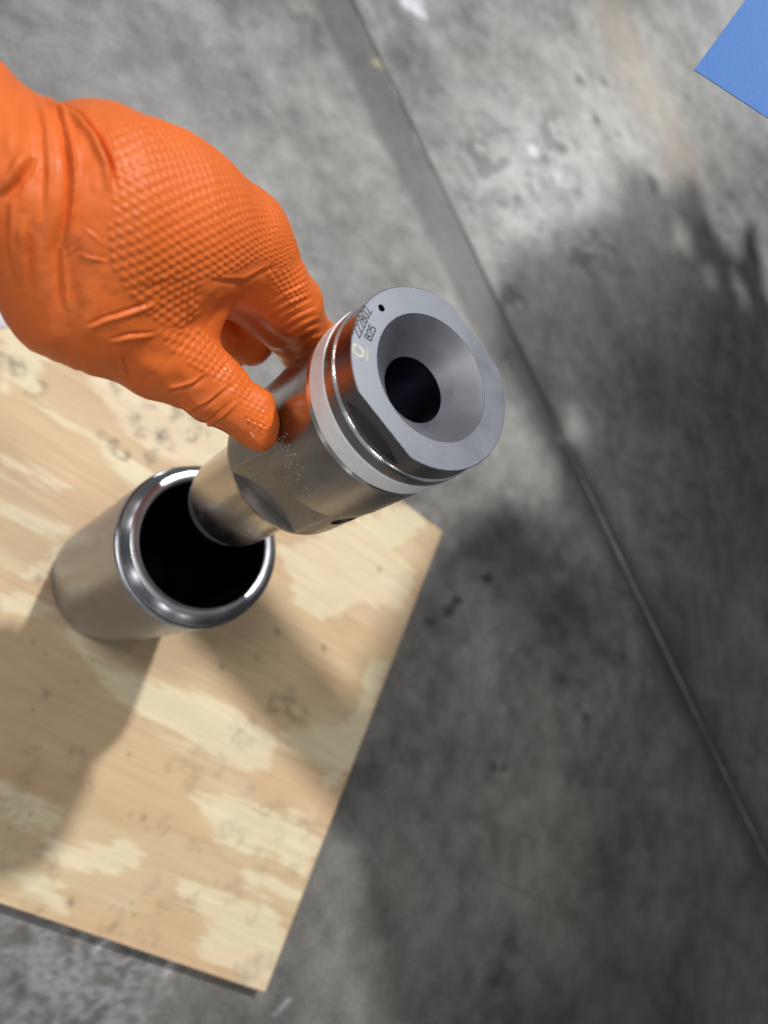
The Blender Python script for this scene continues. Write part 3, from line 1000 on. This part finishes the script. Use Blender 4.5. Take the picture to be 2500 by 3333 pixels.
def poly_mask(pts, soft):
    pts = np.array(pts, float); n = len(pts)
    inside = np.zeros(nv, bool); dmin = np.full(nv, 1e9)
    for k in range(n):
        a, b_ = pts[k], pts[(k + 1) % n]
        dmin = np.minimum(dmin, seg_dist(SX, SY, a[0], a[1], b_[0], b_[1]))
        c = ((a[1] > SY) != (b_[1] > SY)) & (SX < (b_[0] - a[0]) * (SY - a[1]) / (b_[1] - a[1] + 1e-9) + a[0])
        inside ^= c
    return sstep(-soft, soft, np.where(inside, dmin, -dmin))


def pyramids(uu, vv, pu, pv):
    r = np.floor(vv / pv)
    fu = uu / pu + 0.5 * (r % 2); fu = fu - np.floor(fu) - 0.5
    fv = vv / pv - r - 0.5
    return np.clip(1 - 2.15 * np.maximum(np.abs(fu), np.abs(fv) * 0.95), 0, 0.8)


def cyl(a, b_):
    ax_ = (b_ - a) / np.linalg.norm(b_ - a)
    r0 = (CAM - a); r0 = r0 - ax_ * (r0 @ ax_); r0 /= np.linalg.norm(r0)
    r1 = np.cross(ax_, r0)
    d = P - a
    return d @ ax_, np.arctan2(d @ r1, d @ r0), np.hypot(d @ r1, d @ r0)


disp = np.zeros(nv)
# back of the hand and knuckle
t_, th_, rr = cyl(J['palmA'][0], imcp)
mb = poly_mask([(352, 380), (372, 620), (355, 720), (358, 860), (410, 940), (470, 1010), (520, 1050), (590, 1070), (650, 1020), (640, 960), (660, 905), (720, 900), (860, 840), (905, 880), (960, 860), (1010, 780), (900, 560), (600, 380)], 9) * front
ca_, sa_ = math.cos(0.45), math.sin(0.45)
hb = pyramids(t_ * ca_ + th_ * 25 * sa_, -t_ * sa_ + th_ * 25 * ca_, 2.75, 1.75)
# thumb
t2, th2, r2 = cyl(J['tmcp'][0], J['ttip'][0])
mt = np.maximum(poly_mask([(505, 1070), (590, 1075), (650, 1070), (720, 1140), (800, 1220), (760, 1265), (690, 1235), (640, 1200), (560, 1150)], 8),
                np.maximum(poly_mask([(690, 1215), (800, 1200), (850, 1262), (878, 1330), (860, 1345), (800, 1300), (760, 1290)], 7), poly_mask([(785, 1300), (865, 1330), (884, 1390), (850, 1410), (800, 1370)], 7))) * front
ht = pyramids(t2 * 0.8 + th2 * 11 * 0.6, -t2 * 0.6 + th2 * 11 * 0.8, 2.5, 1.8)
# index knuckle
t3, th3, r3 = cyl(imcp, ipip)
mi = poly_mask([(860, 850), (905, 870), (985, 850), (1010, 960), (960, 1000), (920, 960), (880, 940)], 9) * front * (1 - mb)
hi_ = pyramids(t3, th3 * 13, 2.4, 1.8)
disp += (0.56 + 0.22 * sstep(560, 900, SY)) * np.maximum(np.maximum(hb * mb, ht * mt), hi_ * mi)
tex = np.clip(mb + mt + mi, 0, 1)


def fold(pts, amp, wid, shift=0.0, taper=True):
    """ridge of the rubber along a line: amp in mm (negative = crease), wid in photograph px"""
    pts = np.array(pts, float)
    L = np.concatenate([[0], np.cumsum(np.hypot(*np.diff(pts, axis=0).T))])
    best = np.full(nv, 1e9); par = np.zeros(nv); sg = np.zeros(nv)
    for k in range(len(pts) - 1):
        a, b_ = pts[k], pts[k + 1]
        dx, dy = b_ - a
        l2 = dx * dx + dy * dy
        t = np.clip(((SX - a[0]) * dx + (SY - a[1]) * dy) / l2, 0, 1)
        ex, ey = SX - a[0] - t * dx, SY - a[1] - t * dy
        d = np.hypot(ex, ey)
        m = d < best
        best[m] = d[m]; par[m] = (L[k] + t[m] * math.sqrt(l2)) / L[-1]
        sg[m] = np.sign(dx * ey[m] - dy * ex[m])
    env = np.sin(np.pi * np.clip(par, 0, 1)) ** 0.6 if taper else 1
    x = best * sg / wid
    # asymmetric: a ridge on one side of a narrow crease
    prof = np.exp(-(x - 0.9) ** 2 / 0.7) * 0.9 - np.exp(-(x + 0.15) ** 2 / 0.22) * 0.9
    return amp * prof * env * front


disp += fold([(150, 300), (262, 380), (322, 450), (360, 535), (374, 620)], 2.7, 16)
disp += fold([(196, 340), (222, 430), (240, 520), (243, 600), (234, 694), (212, 810)], -2.3, 16)
disp += fold([(120, 290), (150, 420), (160, 560), (150, 720)], -1.1, 22)
disp += fold([(115, 510), (62, 590), (10, 645)], 2.3, 26)
disp += fold([(200, 780), (206, 900), (214, 1010)], -1.0, 15)
disp += fold([(100, 700), (92, 830), (100, 960)], 1.0, 22)
disp += fold([(40, 640), (30, 780), (50, 900)], -1.0, 24)
disp += fold([(278, 735), (310, 760), (345, 793)], 0.5, 8)
disp += fold([(206, 830), (240, 800), (280, 770)], 0.5, 7)
disp += fold([(258, 818), (300, 832), (360, 846)], 0.55, 7)
disp += fold([(278, 1062), (340, 1034), (420, 1010), (480, 990), (515, 968)], 0.95, 10)
disp += fold([(356, 1106), (420, 1088), (505, 1082)], 0.9, 9)
disp += fold([(395, 1150), (412, 1195), (420, 1230)], 0.5, 9)
disp += fold([(545, 1268), (590, 1258), (640, 1238), (665, 1215)], -1.2, 10)
disp += fold([(620, 1330), (680, 1302), (730, 1262), (752, 1240)], -1.1, 10)
disp += fold([(660, 1385), (716, 1345), (765, 1300)], 1.0, 10)
disp += fold([(580, 1300), (600, 1325), (640, 1345)], -0.9, 10)
disp += fold([(690, 1230), (720, 1190), (760, 1155)], -0.45, 8)
for q in range(7):
    disp += fold([(870 + q * 16, 985 + q * 24), (930 + q * 14, 950 + q * 24), (1000 + q * 10, 915 + q * 27)], 0.38 + 0.12 * (q % 2), 8)
disp += fold([(640, 1010), (620, 980), (628, 930)], -0.5, 9)
disp += fold([(690, 905), (790, 905), (900, 850)], -0.6, 12)
disp += fold([(420, 940), (520, 905), (600, 900)], -0.25, 14)
# loose rubber: broad waves and crumples where there is no gripping texture
w1 = fbm(SX / 95 + 3, SY / 260, 3, 0.25) - 0.5
w2_ = fbm(SX / 60, SY / 60 + 7, 3, 1.5) - 0.5
cuff = 1 - sstep(250, 380, SX)
disp += (1 - tex) * (2.4 * w1 * cuff + 0.7 * w2_)
low = poly_mask([(230, 1120), (420, 1130), (560, 1200), (680, 1300), (760, 1420), (640, 1480), (400, 1330)], 30)
disp += 1.5 * low * (fbm(P[:, 0] / 7, P[:, 2] / 11 + P[:, 1] / 9, 2, 0.4) - 0.5)
disp += 0.35 * (fbm(P[:, 0] / 9, P[:, 1] / 9 + P[:, 2] / 7, 3, 0.9) - 0.5) * (1 - 0.6 * tex)
P = P + N * disp[:, None]
# keep the rubber outside the steel: press it flat where it touches
ro = P - PF; sa2 = ro @ AX; rv = ro - sa2[:, None] * AX; rl = np.linalg.norm(rv, axis=1)
inn = (rl < 31.9) & (sa2 > -92) & (sa2 < 2)
P[inn] += (rv[inn] / rl[inn][:, None]) * (31.9 - rl[inn])[:, None]
org = J['wrist'][0]
gm.vertices.foreach_set('co', np.ascontiguousarray((P - org) * MM, dtype=np.float32).ravel())
wet = np.clip(np.exp(-(np.linalg.norm(P - J['ttip'][0], axis=1) / 22) ** 2) + np.exp(-(np.linalg.norm(P - fing[0][4], axis=1) / 24) ** 2), 0, 1)
wet = wet * sstep(0.42, 0.62, fbm(P[:, 0] / 5 + P[:, 2] / 6, P[:, 1] / 5 - P[:, 2] / 7, 3, 3.3))
wa = gm.attributes.new('wet', 'FLOAT', 'POINT')
wa.data.foreach_set('value', wet.astype(np.float32))
gm.name = 'gloved_hand'
gm.materials.clear(); gm.materials.append(M_GLOVE)
smooth(gm)
hand = link('gloved_hand', gm)
hand.location = V(*org)
tag(hand, "person's left hand in a textured orange rubber glove gripping the steel plunger", 'gloved hand')


# ------------------------------------------------------------------ blue card hanging in from the top right
CZ = 273.0
c0 = cam_pt(2260, 226, CZ)
e2 = (cam_pt(2500, 384, CZ * 1.0) - c0); e2 /= np.linalg.norm(e2)
e1 = (cam_pt(2449, 0, CZ) - c0); e1 = e1 - e2 * (e1 @ e2) * 0.55; e1 /= np.linalg.norm(e1)
cn = np.cross(e2, e1); cn /= np.linalg.norm(cn)
card = empty('blue_card', V(*c0))
bm = bmesh.new()
LX, LY, T = 300.0, 104.0, 0.4
vs = []
for dz in (0, -T):
    for x, y in ((0, 0), (LX, 0), (LX, LY), (0, LY)):
        p = e2 * x + e1 * y + cn * dz
        vs.append(bm.verts.new(p * MM))
bm.faces.new(vs[0:4]); bm.faces.new(vs[7:3:-1])
for k in range(4):
    bm.faces.new((vs[k], vs[4 + k], vs[4 + (k + 1) % 4], vs[(k + 1) % 4]))
bmesh.ops.recalc_face_normals(bm, faces=bm.faces)
me = bpy.data.meshes.new('sheet'); bm.to_mesh(me); bm.free(); me.materials.append(M_BLUE)
link('sheet', me, card)
tag(card, 'flat blue card reaching into the top right corner above the floor', 'blue card')
for x, y in ((150, 96), (290, 96)):
    p = e2 * x + e1 * y
    rod('cord', p * MM, (p + np.array([0, 0, 900 - (c0 + p)[2]])) * MM, 0.9 * MM, M_CORD, card, 8)

# ------------------------------------------------------------------ unseen bench, torn sheet and chest, added to cast the floor shadows
def shade_pt(dx, dy, z, base=-BOARD_T):
    F_ = np.array([*plane_pt(dx, dy, base), base])
    t = (z - base) / (LAMP_A[2] - base)
    return (F_ + (LAMP_A - F_) * t)


BZ = 800.0
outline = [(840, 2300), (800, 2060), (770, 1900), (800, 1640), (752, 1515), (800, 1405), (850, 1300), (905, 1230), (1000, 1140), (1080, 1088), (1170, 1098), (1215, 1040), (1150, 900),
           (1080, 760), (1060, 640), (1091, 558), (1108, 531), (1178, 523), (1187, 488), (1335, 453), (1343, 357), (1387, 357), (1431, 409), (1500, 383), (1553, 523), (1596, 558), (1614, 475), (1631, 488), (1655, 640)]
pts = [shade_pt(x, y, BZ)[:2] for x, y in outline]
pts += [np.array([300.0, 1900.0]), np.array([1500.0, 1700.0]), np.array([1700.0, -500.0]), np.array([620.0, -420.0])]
bm = bmesh.new()
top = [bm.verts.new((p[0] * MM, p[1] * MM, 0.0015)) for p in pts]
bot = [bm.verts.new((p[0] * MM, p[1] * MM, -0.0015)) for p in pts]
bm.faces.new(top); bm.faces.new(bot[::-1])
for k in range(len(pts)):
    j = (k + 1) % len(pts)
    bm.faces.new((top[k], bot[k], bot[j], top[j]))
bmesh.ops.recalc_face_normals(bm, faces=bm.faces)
me = bpy.data.meshes.new('shadow_tarp'); bm.to_mesh(me); bm.free(); me.materials.append(M_SHADOW_TARP)
shadow_tarp = link('shadow_tarp', me)
shadow_tarp.location = V(0, 0, BZ)
cuts = []  # tears that let lit spots through the cast shadow
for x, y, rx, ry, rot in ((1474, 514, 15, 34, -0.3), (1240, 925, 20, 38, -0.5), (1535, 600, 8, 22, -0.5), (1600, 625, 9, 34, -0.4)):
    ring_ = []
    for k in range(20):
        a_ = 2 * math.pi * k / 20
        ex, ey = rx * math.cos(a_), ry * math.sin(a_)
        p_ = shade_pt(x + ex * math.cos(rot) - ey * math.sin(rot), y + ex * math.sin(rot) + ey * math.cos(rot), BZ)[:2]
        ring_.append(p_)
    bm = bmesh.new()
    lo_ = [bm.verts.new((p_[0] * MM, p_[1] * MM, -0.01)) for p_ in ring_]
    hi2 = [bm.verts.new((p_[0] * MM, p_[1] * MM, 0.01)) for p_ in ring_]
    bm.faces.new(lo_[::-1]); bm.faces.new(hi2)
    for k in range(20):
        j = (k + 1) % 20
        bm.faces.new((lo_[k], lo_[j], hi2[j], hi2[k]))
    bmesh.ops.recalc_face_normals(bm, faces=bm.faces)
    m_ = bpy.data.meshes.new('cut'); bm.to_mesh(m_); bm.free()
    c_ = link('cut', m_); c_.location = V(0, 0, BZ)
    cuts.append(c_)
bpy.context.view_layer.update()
bool_cut(shadow_tarp, cuts)
tag(shadow_tarp, 'dark ragged sheet added out of view, cut to cast the floor shadows', 'shadow_tarp')
bench = empty('shadow_bench', V(700, 600, -BOARD_T))
tag(bench, 'unseen grey steel bench, added to shade the floor on the right', 'shadow_bench')


def box(name, x0, x1, y0, y1, z0, z1, mat, parent):
    bm = bmesh.new()
    bmesh.ops.create_cube(bm, size=1)
    for v in bm.verts:
        v.co = Vector(((x0 + x1) / 2 + v.co.x * (x1 - x0), (y0 + y1) / 2 + v.co.y * (y1 - y0), (z0 + z1) / 2 + v.co.z * (z1 - z0))) * MM
    bmesh.ops.bevel(bm, geom=bm.edges[:], offset=0.003, segments=2, affect='EDGES')
    me = bpy.data.meshes.new(name); bm.to_mesh(me); bm.free(); me.materials.append(mat)
    smooth(me, 40)
    return link(name, me, parent)


box('shadow_bench_top', -450, 900, -760, 1000, BZ + BOARD_T - 42, BZ + BOARD_T - 3, M_CASTER, bench)
for sx, sy in ((-40, 960), (760, 960), (760, -540), (300, -540)):
    box('leg', sx - 25, sx + 25, sy - 25, sy + 25, 1, BZ + BOARD_T - 42, M_CASTER, bench)


chest = empty('shadow_chest', V(40, 1690, -BOARD_T))  # chest added out of view to block the far front lamp
tag(chest, 'low dark steel tool chest on the floor beyond the top right edge of the photo', 'shadow chest')
box('shadow_chest_body', -470, 470, -200, 200, 1, 400, M_CASTER, chest)
box('lid', -478, 478, -208, 208, 402, 432, M_CASTER, chest)

# crumpled white rag on the floor past the board's hidden corner
rc = plane_pt(-62, 612, -BOARD_T)
bm = bmesh.new()
bmesh.ops.create_icosphere(bm, subdivisions=5, radius=1.0)
for v in bm.verts:
    c = np.array(v.co)
    r = 1 + 0.55 * (float(fbm(np.array(c[0] * 2.2 + 5 + c[2]), np.array(c[1] * 2.2 + c[2] * 1.3), 4, 0.7)) - 0.5) * 1.6
    v.co = Vector((c[0] * 40 * r, c[1] * 50 * r, max(c[2] * 15 * r + 8, 0.4))) * MM
me = bpy.data.meshes.new('white_rag'); bm.to_mesh(me); bm.free(); smooth(me)
me.materials.append(plain('white_cloth', (0.72, 0.72, 0.76), 0.85, 0.2, 0.12, 150, 0.5, 0.0008))
rag = link('white_rag', me)
rag.location = V(rc[0], rc[1], -BOARD_T)
tag(rag, 'crumpled white rag on the concrete at the left edge behind the board', 'rag')
